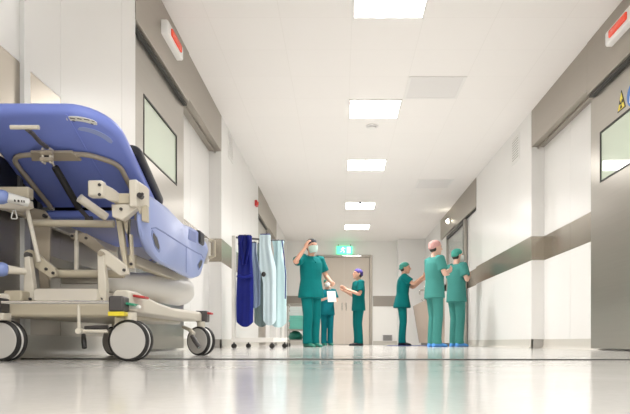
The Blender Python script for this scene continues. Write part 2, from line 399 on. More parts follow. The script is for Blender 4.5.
MB().bx(1.22, 1.54, YF-.03, YF-.012, .10, .30).build('frame', 'grey', t)
for k in range(5): MB().bx(1.25, 1.51, YF-.036, YF-.030, .125+.032*k, .145+.032*k).build('louvre', 'darkgrey', t)

def warning_lamp(X, sgn, yc, zc, label, L=.56, h=.13):
    t = thing('warning_lamp', label, 'warning light', (X, yc, zc), 'red warning lights above the near doors')
    def ring(d, fy, fz):
        out = []
        for k in range(24):
            a = 2*math.pi*k/24; c, s = math.cos(a), math.sin(a)
            e = .16; out.append(Vector((X-sgn*d, yc+fy*L/2*abs(c)**e*(1 if c > 0 else -1), zc+fz*h/2*abs(s)**e*(1 if s > 0 else -1))))
        return out
    MB().loft([ring(0, 1, 1), ring(.045, 1, 1), ring(.055, .97, .88), ring(.058, .92, .78)]).build('housing', 'lampfr', t, angle=50)
    MB().loft([ring(.057, .62, .5), ring(.068, .62, .5), ring(.074, .58, .4)]).build('lens', 'red', t, angle=50)
warning_lamp(XL+.006, -1, 5.83, 2.78, 'red and white warning light on the left door header')
warning_lamp(XR-.006, 1, 5.52, 2.77, 'red and white warning light on the right door header')
t = thing('fire_beacon', 'small red alarm box on the left wall before the far header', 'alarm', (XL, 11.75, 2.58))
MB().bx(XL, XL+.045, 11.68, 11.84, 2.535, 2.635).build('box', 'redp', t, bevel=.006)
MB().disc((XL+.05, 11.76, 2.585), (1, 0, 0), .03, .014).build('button', 'red', t)
t = thing('door_lamp', 'small glowing lamp on the far right door header', 'lamp', (XR, 14.4, 2.76))
MB().bx(XR-.03, XR, 14.28, 14.52, 2.70, 2.82).build('base', 'lampfr', t, bevel=.006)
MB().ball((XR-.045, 14.4, 2.76), (.03, .07, .04)).build('bulb', 'glow', t)

# exit sign on the end wall
t = thing('exit_sign', 'green lit running man exit sign above the end door', 'exit sign', (.13, YF-.04, 2.62))
MB().bx(-.10, .36, YF-.075, YF-.03, 2.63, 2.86).build('light_box', 'exit', t, bevel=.006)
m = MB(); Yf = YF-.078
def sg(pts): m.prism([Vector((.13+u, Yf, 2.745+v)) for u, v in pts], (0, .004, 0))
m.disc((.085, Yf+.002, 2.815), (0, 1, 0), .018, .004, 14)
sg([(-.07,.05),(-.03,.06),(-.02,0),(-.06,-.01)]); sg([(-.03,.05),(.02,.03),(.03,.045),(-.02,.065)]); sg([(-.07,.05),(-.11,.02),(-.10,.005),(-.06,.03)])
sg([(-.03,.0),(.01,-.04),(-.02,-.085),(-.035,-.08),(-.015,-.04),(-.05,-.01)]); sg([(-.06,-.01),(-.08,-.05),(-.13,-.06),(-.13,-.045),(-.09,-.035),(-.075,.0)])
sg([(.07,-.09),(.17,-.09),(.17,.09),(.07,.09)])
m.build('running_man_symbol', 'exitw', t)
for x in (-.05, .31): MB().tube([(x, YF-.05, 2.855), (x, YF-.05, 2.90), (x, YF+.001, 2.90)], .012).build('bracket', 'darkgrey', t)

# signs on the right door
XS = 2.485
t = thing('warning_sign', 'yellow triangular radiation warning sign on the right sliding door', 'sign', (XS-.004, 5.735, 2.2))
def tri(r, x, y=5.735, z=2.185, w=.8): return [Vector((x, y+w*r*math.cos(a), z+r*math.sin(a))) for a in (math.pi/2, math.pi*7/6, -math.pi/6)]
MB().prism(tri(.118, XS-.003), (.003, 0, 0)).build('border', 'black', t)
MB().prism(tri(.098, XS-.005), (.002, 0, 0)).build('yellow_field', 'yellow', t)
m = MB(); xs = XS-.007
for k in range(3):
    a0 = math.pi/2+k*2*math.pi/3+math.pi/3*1
    pts = [Vector((xs, 5.735+r*math.cos(a0+d), 2.183+r*math.sin(a0+d))) for r, ds in ((.014, (-.5, .5)), (.042, (.5, .25, 0, -.25, -.5))) for d in ds]
    m.prism(pts, (.002, 0, 0))
m.disc((xs+.001, 5.735, 2.183), (1, 0, 0), .009, .002, 16); m.build('trefoil', 'black', t)
t = thing('mandatory_sign', 'round blue mandatory sign on the right sliding door', 'sign', (XS-.004, 5.52, 2.2))
MB().disc((XS-.002, 5.52, 2.185), (1, 0, 0), .10, .004, 40).build('blue_disc', 'signblue', t)
m = MB(); xs = XS-.006
m.disc((xs+.001, 5.52, 2.228), (1, 0, 0), .022, .002, 20)
m.prism([Vector((xs, 5.52+u, 2.185+v)) for u, v in ((-.05,-.06),(.05,-.06),(.045,-.005),(.022,.02),(-.022,.02),(-.045,-.005))], (.002, 0, 0)); m.build('white_figure', 'label', t)

# ------------------------------------------------------------------ stretcher
ST = thing('hospital_stretcher', 'blue patient stretcher with raised backrest on large grey castors by left wall', 'stretcher', (-1.18, 3.3, 0))
def part(mb, name, m, bevel=0., parent=ST, **k): return mb.build(name, m, parent, bevel=bevel, **k)
# backrest shell (u across, t from the raised top edge to the hinge)
BT, BH = Vector((0, 2.62, 1.03)), Vector((0, 3.24, .785))
bd = (BH-BT); bl_ = bd.length; bdir = bd/bl_; bn = Vector((0, bdir.z, -bdir.y))  # normal on the underside
if bn.z > 0: bn = -bn
def BP(x, t, off=0): return Vector((x, 0, 0))+BT+bdir*t+bn*off
def outline(x0, x1, t0, t1, r, n=9, only_top=True):
    pts = []
    rl = r*.35
    for k in range(n+1):
        a = math.pi-(math.pi/2)*k/n; pts.append((x0+rl+rl*math.cos(a), t0+rl-rl*math.sin(a)))
    for k in range(n+1):
        a = math.pi/2-(math.pi/2)*k/n; pts.append((x1-r+r*math.cos(a), t0+r-r*math.sin(a)))
    pts += [(x1, t1), (x0, t1)]
    return pts
ol = outline(-1.50, -.925, 0, bl_+.03, .19)
cxm = -1.21
def inset(pts, d):
    out = []; n = len(pts)
    for i in range(n):
        a, b, c = Vector(pts[i-1]), Vector(pts[i]), Vector(pts[(i+1) % n])
        e1, e2 = (b-a).normalized(), (c-b).normalized()
        nn = Vector((-e1.y, e1.x))+Vector((-e2.y, e2.x)); nn.normalize()
        q = b+nn*d
        if (q-Vector((cxm, bl_/2))).length > (b-Vector((cxm, bl_/2))).length: q = b-nn*d
        out.append(tuple(q))
    return out
m = MB()
i1, i2 = inset(ol, .008), inset(ol, .022)
m.loft([[BP(x, t, -.022) for x, t in i1], [BP(x, t, -.012) for x, t in ol], [BP(x, t, .012) for x, t in ol], [BP(x, t, .024) for x, t in i1], [BP(x, t, .030) for x, t in i2]])
back = part(m, 'backrest', 'blue', angle=60)
# raised seam down the middle of the shell, grip recess, label
part(MB().prism([BP(-1.108, .008, .031), BP(-1.100, .008, .031), BP(-1.100, bl_-.02, .031), BP(-1.108, bl_-.02, .031)], bn*.003), 'seam', 'blue', parent=back)
def arc_strip(xa, ta, xb, tb, bow, w, off, h, n=10):
    a, b = Vector((xa, ta)), Vector((xb, tb)); d = (b-a); nn = Vector((d.y, -d.x)).normalized(); L1, L2 = [], []
    for k in range(n+1):
        s = k/n; c = a+d*s+nn*bow*4*s*(1-s); ww = w*(1 if 0 < s < 1 else .55)
        L1.append(BP(c.x+nn.x*ww, c.y+nn.y*ww, off)); L2.append(BP(c.x-nn.x*ww, c.y-nn.y*ww, off))
    return MB().prism(L1+L2[::-1], bn*h)
o = part(arc_strip(-1.085, .095, -.975, .185, .022, .014, .0285, .004), 'hand_grip', 'rail', parent=back); o['label'] = 'pale recessed hand grip'
o = part(arc_strip(-1.112, .036, -.998, .066, .012, .013, .0295, .0035), 'sticker', 'label', parent=back); o['label'] = 'white printed sticker'
m = MB()
for k, (x, t, l) in enumerate(((-1.095, .026, .02), (-1.066, .029, .016), (-1.04, .033, .02), (-1.012, .044, .010), (-1.09, .042, .010), (-1.022, .060, .010))):
    m.prism([BP(x, t, .034), BP(x+l, t+l*.3, .034), BP(x+l, t+l*.3+.004, .034), BP(x, t+.004, .034)], bn*.001)
part(m, 'sticker_print', 'dark', parent=back)
# black mattress: backrest piece and lying piece
def slab(pts2, th, place, name, m):
    mb = MB(); i = [(x, t) for x, t in pts2]
    mb.loft([[place(x, t, 0) for x, t in i], [place(x, t, th) for x, t in i]]); return part(mb, name, m, bevel=.018, seg=3)
slab(outline(-1.47, -.905, .32, bl_+.09, .05), -.05, lambda x, t, h: BP(x, t, -.024+h), 'mattress', 'mattress')
m = MB().bx(-1.47, -.935, 3.33, 4.22, .742, .785); part(m, 'mattress', 'mattress', bevel=.02, seg=3)
m = MB().bx(-1.48, -.93, 3.26, 4.25, .70, .742); part(m, 'deck', 'blue', bevel=.012)
# U shaped tube under the backrest with centre plate
def rt(pts, r=.045, n=6):
    pts = [Vector(p) for p in pts]; out = [pts[0]]
    for a, b, c in zip(pts, pts[1:], pts[2:]):
        d1, d2 = (a-b), (c-b); l = min(r, d1.length*.45, d2.length*.45); p, q = b+d1.normalized()*l, b+d2.normalized()*l
        for k in range(n+1):
            s = k/n; out.append(p*(1-s)**2+b*2*s*(1-s)+q*s**2)
    return out+[pts[-1]]
tt = .255
part(MB().tube(rt([BP(-1.43, .66, .045), BP(-1.445, tt, .045), BP(-1.26, tt-.01, .045), BP(-1.13, tt-.01, .045), BP(-1.085, tt, .045), BP(-.985, tt+.06, .045), BP(-.985, .66, .045)], .075), .0115), 'backrest_frame', 'tube')
part(MB().prism([BP(-1.335, tt-.04, .045), BP(-1.155, tt-.04, .045), BP(-1.135, tt+.022, .045), BP(-1.355, tt+.022, .045)], bn*.014), 'centre_plate', 'tube', .004)
# release handle, lever, latch, gas strut
p1, p2 = P(10.5, 127.3, 2.50), P(39, 127.3, 2.50)
part(MB().tube([p1, p2], .0085, 14), 'release_handle', 'cream')
pl = P(47, 147, 2.70)
part(MB().tube([P(27, 129, 2.50), P(33, 134, 2.55), P(40, 142, 2.62), pl], .009), 'release_lever', 'darkgrey')
m = MB(); c0 = P(47.5, 156, 2.78)
m.use('cream').obox(c0+Vector((-.016, 0, 0)), (.008, .03, .065)).obox(c0+Vector((.016, 0, 0)), (.008, .03, .065)); m.use('dark').obox(c0, (.022, .02, .05))
m.use('tube').disc(c0+Vector((0, -.01, .012)), (1, 0, 0), .012, .052).disc(c0+Vector((0, -.01, -.018)), (1, 0, 0), .010, .052)
part(m, 'latch', 'cream', .002)
part(MB().tube([P(55, 167, 2.86), P(79, 208, 3.02)], .0155, 16), 'gas_strut', 'black')
part(MB().tube([P(50, 158, 2.82), P(56, 169, 2.87)], .007), 'strut_rod', 'chrome')
part(MB().tube([P(79, 208, 3.02), P(89, 219, 3.08)], .010).disc(P(89, 219, 3.08), (1, 0, 0), .013, .03), 'strut_end', 'darkgrey')
# upper frame
m = MB().tube([P(33, 223, 2.95), P(114, 224, 2.95)], .0165, 16); part(m, 'cross_tube', 'beige')
m = MB().bx(-1.485, -1.455, 2.85, 4.24, .66, .71); part(m, 'side_frame', 'beige', .006)
m = MB().bx(-.945, -.905, 2.98, 4.24, .64, .70); part(m, 'side_frame', 'beige', .006)
m = MB().tube([P(79.5, 198, 2.80), P(106, 217, 2.90)], .019, 16); part(m, 'arm_sleeve', 'cream')
# left head end: arm, handle and blue grip (twice)
m = MB().obox(P(13, 193.5, 2.84), (.16, .05, .05)); part(m, 'head_arm', 'beige', .006)
m = MB()
m.prism([P(-4, 199, 2.80), P(28, 199, 2.80), P(29, 206, 2.80), P(20, 209.5, 2.80), P(-4, 208.5, 2.80)], (0, .05, 0)); part(m, 'head_bracket', 'cream', .005)
for k, (ya, yb) in enumerate(((197, 201.5), (269.5, 270.5))):
    Yh = 2.70
    part(MB().tube([P(7, ya, Yh), P(28 if k == 0 else 25, yb+1, Yh+.06)], [.021, .018] if k == 0 else [.019, .014], 16), 'handle_sleeve', 'label' if k == 0 else 'cream')
    g = MB(); g.tube([P(-9, ya-.5, Yh-.01), P(-3, ya-.2, Yh-.01), P(3, ya, Yh-.005), P(7, ya, Yh), P(9, ya+.2, Yh)], [.027, .030, .030, .024, .012], 20)
    part(g, 'hand_grip', 'grip', angle=60)
m = MB()
for k, (x, w) in enumerate(((14, 1), (17.5, 1.4), (21, .8), (23.3, .8))):
    m.prism([P(x, 199.4+k*.3, 2.667), P(x+w, 199.5+k*.3, 2.667), P(x+w, 201.6+k*.3, 2.667), P(x, 201.5+k*.3, 2.667)], (0, .006, 0))
part(m, 'sleeve_print', 'dark')
m = MB(); pc = P(14.2, 215, 2.78)
m.tube(rt([pc+Vector((-.004, 0, .022)), pc+Vector((-.014, 0, -.016)), pc+Vector((.014, 0, -.016)), pc+Vector((.004, 0, .022))], .008), .003, 8); part(m, 'drain_bag_hook', 'label')
part(MB().tube([P(26.5, 207, 2.85), P(39, 262, 2.85)], .0095), 'tie_rod', 'cream')
m = MB(); m.prism([P(28, 207, 3.0), P(44, 210, 3.0), P(50, 218, 3.0), P(49, 290, 3.0), P(40, 290, 3.0), P(35, 240, 3.0)], (0, .02, 0)); part(m, 'head_plate', 'tube', .003)
part(MB().disc(P(45, 216, 2.99), (0, 1, 0), .009, .02, 16), 'bolt', 'dark')
# right head end: block, clamp, upright bracket, gusset, strut
part(MB().obox(P(97, 189.5, 2.70), (.062, .05, .068)), 'rail_block', 'cream', .008)
m = MB(); m.prism([P(104, 184, 2.70), P(112, 188, 2.74), P(118, 193, 2.78), P(117, 201, 2.78), P(108, 200, 2.74), P(104, 198, 2.70)], (0, .05, 0)); part(m, 'rail_clamp', 'cream', .006)
for a in ((98.5, 184.8), (98.5, 194.6)): part(MB().disc(P(a[0]+1, a[1], 2.672), (0, 1, 0), .0065, .006, 12), 'screw', 'dark')
part(MB().bx(P(114, 0, 2.80).x, P(131, 0, 2.80).x, 2.80, 2.85, P(0, 203.5, 2.80).z, P(0, 193, 2.80).z), 'bracket_arm', 'beige', .004)
m = MB(); m.prism([P(128.5, 179.5, 2.78), P(136.5, 179, 2.78), P(137, 206, 2.78), P(129, 207, 2.78)], (0, .06, 0)); part(m, 'upright_bracket', 'cream', .006)
m = MB(); m.prism([P(137, 180, 2.80), P(147, 187, 2.86), P(147, 206, 2.86), P(141, 206, 2.82), P(139, 214, 2.82), P(137, 206, 2.80)], (0, .04, 0)); part(m, 'rail_bracket', 'cream', .005)
part(MB().disc(P(140.5, 196, 2.79), (0, 1, 0), .012, .03, 16).tube([P(141, 196, 2.77), P(143, 193, 2.77)], .006), 'locking_knob', 'dark')
m = MB(); m.prism([P(141, 206, 2.84), P(147, 205, 2.84), P(147.5, 222, 2.84), P(141.5, 221, 2.84)], (0, .03, 0)); part(m, 'rail_hinge', 'beige', .003)
m = MB(); m.prism([P(111, 204, 2.80), P(136, 204, 2.80), P(137, 208, 2.80), P(122, 220, 2.80), P(112, 217, 2.80)], (0, .05, 0)); part(m, 'gusset', 'cream', .004)
m = MB(); m.prism([P(115, 214, 2.86), P(121, 216, 2.86), P(126, 258, 2.86), P(128, 268, 2.86), P(124, 268, 2.86), P(119, 244, 2.86)], (0, .03, 0))
m.prism([P(121, 216, 2.86), P(129, 218, 2.86), P(128, 234, 2.86), P(131, 234, 2.86), P(133, 268, 2.86), P(128, 268, 2.86), P(129.5, 252, 2.86), P(127, 234, 2.86), P(125.5, 232, 2.86)], (0, .03, 0)); part(m, 'scissor_strut', 'beige', .003)
# lower lift mechanism
part(MB().tube([P(48, 273.5, 2.95), P(124, 274, 2.95)], .0185, 16), 'lift_axle', 'beige')
m = MB(); m.prism([P(24, 251, 2.88), P(29, 249, 2.88), P(34, 251, 2.88), P(55, 268, 2.88), P(56, 276, 2.88), P(50, 278, 2.88), P(27, 262, 2.88), P(23, 257, 2.88)], (0, .03, 0)); part(m, 'lift_arm', 'beige', .004)
part(MB().disc(P(28.5, 255.5, 2.87), (0, 1, 0), .014, .03, 20), 'pivot', 'darkgrey')
m = MB(); m.prism([P(97, 252, 2.84), P(101, 248.5, 2.84), P(106, 250, 2.84), P(126, 265, 2.84), P(128, 274, 2.84), P(120, 276, 2.84), P(100, 261, 2.84)], (0, .03, 0)); part(m, 'lift_arm', 'cream', .004)
part(MB().disc(P(101.5, 254, 2.83), (0, 1, 0), .012, .03, 20), 'pivot', 'tube')
m = MB(); m.prism([P(24, 257, 2.83), P(29, 256, 2.83), P(34, 292, 2.83), P(33, 303, 2.83), P(23, 303, 2.83)], (0, .04, 0)); part(m, 'base_post', 'cream', .004)
m = MB(); m.prism([P(97, 253, 2.82), P(103, 253, 2.82), P(106, 284, 2.82), P(106, 303, 2.82), P(98, 303, 2.82)], (0, .04, 0)); part(m, 'base_post', 'cream', .004)
part(MB().tube([P(76.5, 241, 3.0), P(76.5, 271, 2.96)], .0105, 12).tube([P(76.5, 231, 3.0), P(76.5, 243, 3.0)], .006), 'lift_rod', 'cream')
m = MB(); m.prism([P(70, 233, 3.05), P(86, 233, 3.05), P(94, 238, 3.05), P(120, 262, 3.05), P(120, 268, 3.05), P(82, 243, 3.05), P(70, 238, 3.05)], (0, .02, 0)); part(m, 'link_plate', 'tube', .003)
part(MB().obox(P(88, 281, 3.05), (.24, .03, .028)), 'cable_tray', 'steel' , .003)
part(MB().bx(-1.0, -.955, 3.05, 4.1, .44, .49), 'scissor_beam', 'beige', .006)
part(MB().tube([(-.98, 3.2, .45), (-.99, 3.9, .62)], .016), 'lift_piston', 'chrome')
part(MB().bx(-1.42, -1.375, 3.05, 4.1, .44, .49), 'scissor_beam', 'beige', .006)
# base
m = MB(); m.prism([P(33, 301, 2.75), P(33, 290.5, 2.80), P(36, 288.5, 2.82), P(95, 288.5, 2.82), P(97, 290.5, 2.80), P(97, 301, 2.75)], (0, .9, 0)); part(m, 'base_cover', 'cream', .012)
m = MB().bx(P(5, 0, 2.72).x, P(112, 0, 2.72).x, 2.74, 3.9, .185, .245); part(m, 'base_frame', 'beige', .012)
m = MB().bx(P(6, 0, 2.78).x, P(24, 0, 2.78).x, 2.76, 3.8, .245, .30); part(m, 'base_box', 'beige', .006)
part(MB().tube([P(2, 302.3, 2.66), P(111, 302.3, 2.66)], .0068, 12), 'foot_bar', 'chrome')
part(MB().tube([P(78.5, 303, 2.67), P(79.2, 331, 2.67)], .0065).disc(P(79.5, 331, 2.665), (0, 1, 0), .0125, .03, 20).tube([P(79.5, 331, 2.68), P(108, 331.5, 2.68)], .007), 'pedal_linkage', 'cream')
part(MB().tube([P(83.5, 335, 2.72), P(84, 342, 2.70), P(84.5, 348, 2.69)], [.009, .011, .010]), 'pedal', 'black')
part(MB().tube([P(85, 328, 2.74), P(108, 327, 2.74)], .009), 'brake_bar', 'dark')
# right base beam (tapering cream cover), cap with yellow ring
yb0, yb1 = 2.70, 3.92
m = MB(); xr, xl_ = -.835, -.94
sec = lambda Y, zt, zb, xa, xb: [Vector((xa, Y, zb)), Vector((xb, Y, zb)), Vector((xb, Y, zt-.012)), Vector((xb-.014, Y, zt)), Vector((xa+.014, Y, zt)), Vector((xa, Y, zt-.012))]
m.loft([sec(2.735, .30, .215, -.955, -.885), sec(2.80, .298, .207, -.96, -.865), sec(2.9, .282, .205, -.96, -.85), sec(3.05, .266, .204, -.96, -.845), sec(3.3, .254, .203, -.96, -.84), sec(3.92, .262, .203, -.955, -.83)]); part(m, 'side_beam', 'cream', .006)
m = MB(); m.loft([sec(2.74, .285, .185, -1.50, -1.40), sec(3.0, .305, .19, -1.5, -1.40), sec(3.92, .262, .20, -1.5, -1.41)]); part(m, 'side_beam', 'cream', .006)
m = MB(); a, b = P(109, 0, 2.64).x, P(126, 0, 2.64).x
b -= .008; m.use('darkgrey').bx(a, b, 2.63, 2.71, .203, .267); part(m, 'corner_cap', 'darkgrey', .008)
part(MB().bx(a-.001, b+.003, 2.628, 2.732, .186, .203), 'cap_band', 'yellow', .002)
part(MB().bx(a, b+.004, 2.70, 2.76, .13, .186), 'castor_post', 'cream', .006)
part(MB().bx(P(-6, 0, 2.68).x, P(3, 0, 2.68).x, 2.66, 2.74, .2, .262), 'corner_cap', 'dark', .008)
part(MB().bx(P(-6, 0, 2.68).x, P(4.5, 0, 2.68).x, 2.67, 2.74, .17, .2), 'castor_post', 'cream', .004)
for (px, py, Y, col) in ((130.5, 304.3, 2.70, 'greenp'), (141, 297, 2.78, 'redp')):
    c = P(px, py, Y); part(MB().obox(c, (.05, .07, .011), Matrix.Rotation(.15, 3, 'Y')), 'pedal_pad', col, .004)
for (px, py, col) in ((203, 318.5, 'greenp'), (208, 313.5, 'redp')):
    c = P(px, py, 3.96); part(MB().obox(c, (.05, .08, .012)), 'pedal_pad', col, .004)
part(MB().bx(-.87, -.80, 3.90, 3.99, .20, .268), 'corner_cap', 'darkgrey', .008)
part(MB().obox(P(133, 307, 2.72), (.06, .03, .014)), 'pedal_arm', 'label', .003)
# long white rounded reservoir lying over the base
m = MB(); A, B = Vector((-1.08, 3.0, .355)), Vector((-1.0, 4.16, .405))
d = B-A; m.tube([A, A+d*.02, A+d*.06, A+d*.5, A+d*.9, A+d*.96, A+d*.99, B], [.03, .045, .055, .078, .094, .086, .062, .03], 28); part(m, 'oxygen_cylinder', 'white2', angle=60)
# twin wheel castors
def castor(c, yaw, r=.086, bracket=True, xoff=0):
    c = Vector(c); ax = Vector((math.sin(yaw), -math.cos(yaw), 0))        # axle, pointing to the viewer
    w = MB()
    for s in (1, -1): w.disc(c+ax*s*.021, ax, r, .024, 40, .006)
    tyre = part(w, 'castor', 'black')
    w = MB()
    for s in (1, -1): w.disc(c+ax*s*.0335, ax, r-.011, .004, 40, .002)
    part(w, 'wheel_disc', 'wheel', parent=tyre)
    w = MB(); w.disc(c, ax, .032, .024, 24); w.disc(c, ax, r-.004, .016, 40, .003)
    part(w, 'hub', 'label', parent=tyre)
    w = MB(); w.tube([c, c+Vector((0, 0, r*.8)), c+Vector((0, 0, r+.03))], [.012, .022, .024], 14)
    part(w, 'swivel_fork', 'cream', parent=tyre)
castor((P(131, 0, 2.70).x, 2.70, .086), math.radians(-5))
castor((P(8, 0, 2.74).x-.012, 2.74, .086), math.radians(-8))
castor((P(201, 0, 3.88).x, 3.88, .086), math.radians(-29))
castor((-1.337, 3.88, .086), math.radians(-30))
part(MB().tube([P(190, 330, 3.75), P(193.5, 334, 3.72)], .013).tube([P(183, 327, 3.8), P(190, 330, 3.75)], .010), 'brake_stem', 'cream')
part(MB().tube([P(192, 336, 3.72), P(195, 341, 3.70), P(199.5, 347.5, 3.69)], [.012, .014, .013]), 'brake_pedal', 'darkgrey')
# side rails
def rounded(pts, r, n=5):
    pts = [Vector(p) for p in pts]; out = []
    N = len(pts)
    for i in range(N):
        a, b, c = pts[i-1], pts[i], pts[(i+1) % N]; d1, d2 = a-b, c-b; l = min(r, d1.length*.45, d2.length*.45)
        p, q = b+d1.normalized()*l, b+d2.normalized()*l
        for k in range(n+1): s = k/n; out.append(p*(1-s)**2+b*2*s*(1-s)+q*s**2)
    return out
RAILP = [(2.835, .62), (2.86, .735), (2.99, .752), (3.25, .757), (3.62, .735), (3.80, .752), (3.95, .757), (4.08, .735), (4.21, .722), (4.285, .685), (4.17, .60), (4.03, .49), (3.82, .452), (3.62, .453), (3.35, .461), (3.10, .466), (2.95, .50), (2.87, .545)]
def rail(X, th, name, sgn):
    pts = rounded(RAILP, .035); c = Vector((3.5, .61))
    ins = [(p+(c-p).normalized()*.014) for p in pts]
    m = MB(); L = lambda x, q: [Vector((x, p.x, p.y)) for p in q]
    m.loft([L(X, ins), L(X+sgn*.009, pts), L(X+sgn*(th-.009), pts), L(X+sgn*th, ins)])
    return part(m, name, 'rail', angle=50)
r1 = rail(-.895, .03, 'side_rail', 1)
xf = -.865
def groove(pts, w, name='rail_groove', m='raild'):
    mb = MB(); L, R_ = [], []
    pts = [Vector(p) for p in pts]
    for i, p in enumerate(pts):
        d = (pts[min(i+1, len(pts)-1)]-pts[max(i-1, 0)]).normalized(); n = Vector((-d.y, d.x))*w/2
        L.append(Vector((xf-.003, (p+n).x, (p+n).y))); R_.append(Vector((xf-.003, (p-n).x, (p-n).y)))
    mb.prism(L+R_[::-1], (.0045, 0, 0)); return part(mb, name, m, parent=r1)
groove([(2.98, .60), (3.05, .617), (3.2, .619), (3.6, .616), (3.95, .62), (4.06, .625), (4.11, .61)], .007)
groove([(3.655, .612), (3.655, .47)], .012)
for q in ([(2.975, .575), (2.99, .60), (3.08, .575), (3.13, .525), (3.11, .505), (3.03, .525)], [(3.93, .545), (4.03, .598), (4.10, .60), (4.06, .555), (3.97, .515)]):
    qq = rounded(q, .02); mb = MB(); mb.prism([Vector((xf-.004, p.x, p.y)) for p in qq], (.0055, 0, 0)); o = part(mb, 'hand_hole', 'signblue' if 0 else 'raild', parent=r1)
    c = sum(qq, Vector((0, 0)))/len(qq)
    mb = MB(); mb.prism([Vector((xf-.003, (c+(p-c)*.72).x, (c+(p-c)*.72).y)) for p in qq], (.0055, 0, 0)); part(mb, 'hand_hole_core', 'dark', parent=r1)
mb = MB().prism([Vector((xf-.003, y, z)) for y, z in ((3.70, .665), (3.90, .675), (3.90, .735), (3.72, .728))], (.0045, 0, 0)); part(mb, 'release_plate', 'raild', parent=r1)
part(MB().bx(xf-.034, xf+.012, 3.97, 4.10, .685, .765), 'rail_bumper', 'mattress', .012)
for (px, py, Y) in ((53, 273, 2.875), (46, 269, 2.875), (124, 270, 2.835), (131, 264, 2.855), (118, 219, 2.855), (121, 209, 2.795), (30, 299, 2.825), (101, 299, 2.815), (72, 236, 3.045), (86, 238, 3.045)):
    part(MB().disc(P(px, py, Y), (0, 1, 0), .0065, .012, 14, .002), 'bolt', 'dark')
# folded guard rail on the wall side
part(MB().bx(-1.512, -1.492, 2.72, 4.1, .70, .90), 'folded_guard', 'mattress', .006)
for y in (2.78, 3.0, 3.2): part(MB().bx(-1.492, -1.478, y, y+.035, .66, .90), 'guard_bar', 'darkgrey', .003)
# foot end
m = MB(); m.prism([Vector((-1.46, 4.30, z)) for z in (0,)]*0 + [Vector((-1.47, 4.30, .60)), Vector((-.875, 4.30, .60)), Vector((-.862, 4.30, .66)), Vector((-.862, 4.30, .74)), Vector((-.88, 4.30, .77)), Vector((-1.45, 4.30, .77)), Vector((-1.48, 4.30, .75))], (0, .035, 0)); part(m, 'foot_board', 'white2', .01)
part(MB().tube([(-.87, 4.30, .755), (-.835, 4.31, .75), (-.835, 4.31, .65), (-.87, 4.31, .64)], .012), 'push_bar', 'beige')

# ------------------------------------------------------------------ apron rack
RX, RY, RA = -1.03, 8.35, math.radians(-15)
K = thing('apron_rack', 'white wheeled rack hung with lead aprons by the left wall', 'rack', (RX, RY, 0), rz=RA)
def rpart(mb, name, m, bevel=0., parent=K):
    bm = mb; o = bm.build(name, m, None, bevel=bevel); o.parent = parent; return o
hx, hy = .255, .23
m = MB().bx(-hx-.03, hx+.03, -hy-.025, -hy+.025, .075, .135).bx(-hx-.03, hx+.03, hy-.025, hy+.025, .075, .135).bx(-hx-.025, -hx+.025, -hy+.025, hy-.025, .08, .13).bx(hx-.025, hx+.025, -hy+.025, hy-.025, .08, .13)
rpart(m, 'base_frame', 'white2', .004)
for sx in (-1, 1): rpart(MB().bx(sx*hx-.024, sx*hx+.024, -hy-.02, -hy+.02, .135, 1.42) if sx < 0 else MB().bx(sx*hx-.06, sx*hx-.02, hy-.02, hy+.02, .135, 1.40), 'upright', 'white2', .003)
rpart(MB().tube([(-hx, -hy, 1.40), (hx, hy, 1.40)], .013), 'top_bar', 'darkgrey')
for sx in (-1, 1):
    for sy in (-1, 1):
        c = Vector((sx*hx, sy*hy, .030)); w = MB(); w.disc(c+Vector((0, .012, 0)), (0, 1, 0), .030, .018, 20, .003).disc(c+Vector((0, -.012, 0)), (0, 1, 0), .030, .018, 20, .003)
        w.tube([c, c+Vector((0, 0, .045))], .009); rpart(w, 'castor', 'black')
# hanging aprons: closed vinyl panels with folds, on a hanger bar
def apron(px0, px1, ytop, ybot, Y, mkey, label, shape, rz=0, seed=0, hanger='dark'):
    a, b = P(px0, 0, Y).x, P(px1, 0, Y).x; zt, zb = P(0, ytop, Y).z, P(0, ybot, Y).z
    cx = (a+b)/2; W = (b-a)/2; Hh = zt-zb
    t = thing('lead_apron', label, 'apron', (cx, Y, zb), 'lead aprons hanging on the rack')
    rnd = random.Random(seed); ph = rnd.uniform(0, 6); n = 17; rows = 26; mb = MB(); rings = []
    for j in range(rows+1):
        v = j/rows; fr, bk = [], []
        l, r = shape(v)
        for i in range(n):
            u = i/(n-1)
            x = cx+W*(l+(r-l)*u)
            rr = .0
            if v > .86:                                   # rounded hem
                s = (v-.86)/.14; e = abs(2*u-1); rr = Hh*.055*s*(e**2.2)
            dep = .018*math.sin(7*u+ph+1.5*v)+.010*math.sin(15*u+2*ph)+.02*math.sin(math.pi*u)
            z = zt-Hh*v+rr
            fr.append(Vector((x, Y-.022-dep*(.35+.65*v), z))); bk.append(Vector((x, Y+.022-dep*.5*(.35+.65*v), z)))
        rings.append(fr+bk[::-1])
    mb.loft(rings); mb.build('panel', mkey, t, angle=70)
    l, r = shape(0.0)
    MB().tube([(cx+W*l*.9, Y, zt+.004), (cx+W*r*.9, Y, zt+.004)], .012).tube([(cx, Y, zt), (cx, Y+.0, zt+.02)], .006).build('hanger', hanger, t)
    return t, cx, W, zt, Hh
def sh_slim(v):                                            # bib and armhole, wide skirt
    k = min(1, max(0, (v-.16)/.22)); k = k*k*(3-2*k); base = .72-.2*math.sin(min(1, v/.3)*math.pi); w = base*(1-k)+(.98)*k
    return -w, w
def sh_navy(v):
    k = min(1, max(0, (v-.2)/.3)); k = k*k*(3-2*k); return -.80-.1*k+.06*math.sin(6*v), .80*(1-k)+.98*k-.18*max(0, v-.8)
def sh_coat(v):
    k = min(1, max(0, (v-.05)/.35)); k = k*k*(3-2*k); return -(.55+.45*k), .55+.45*k
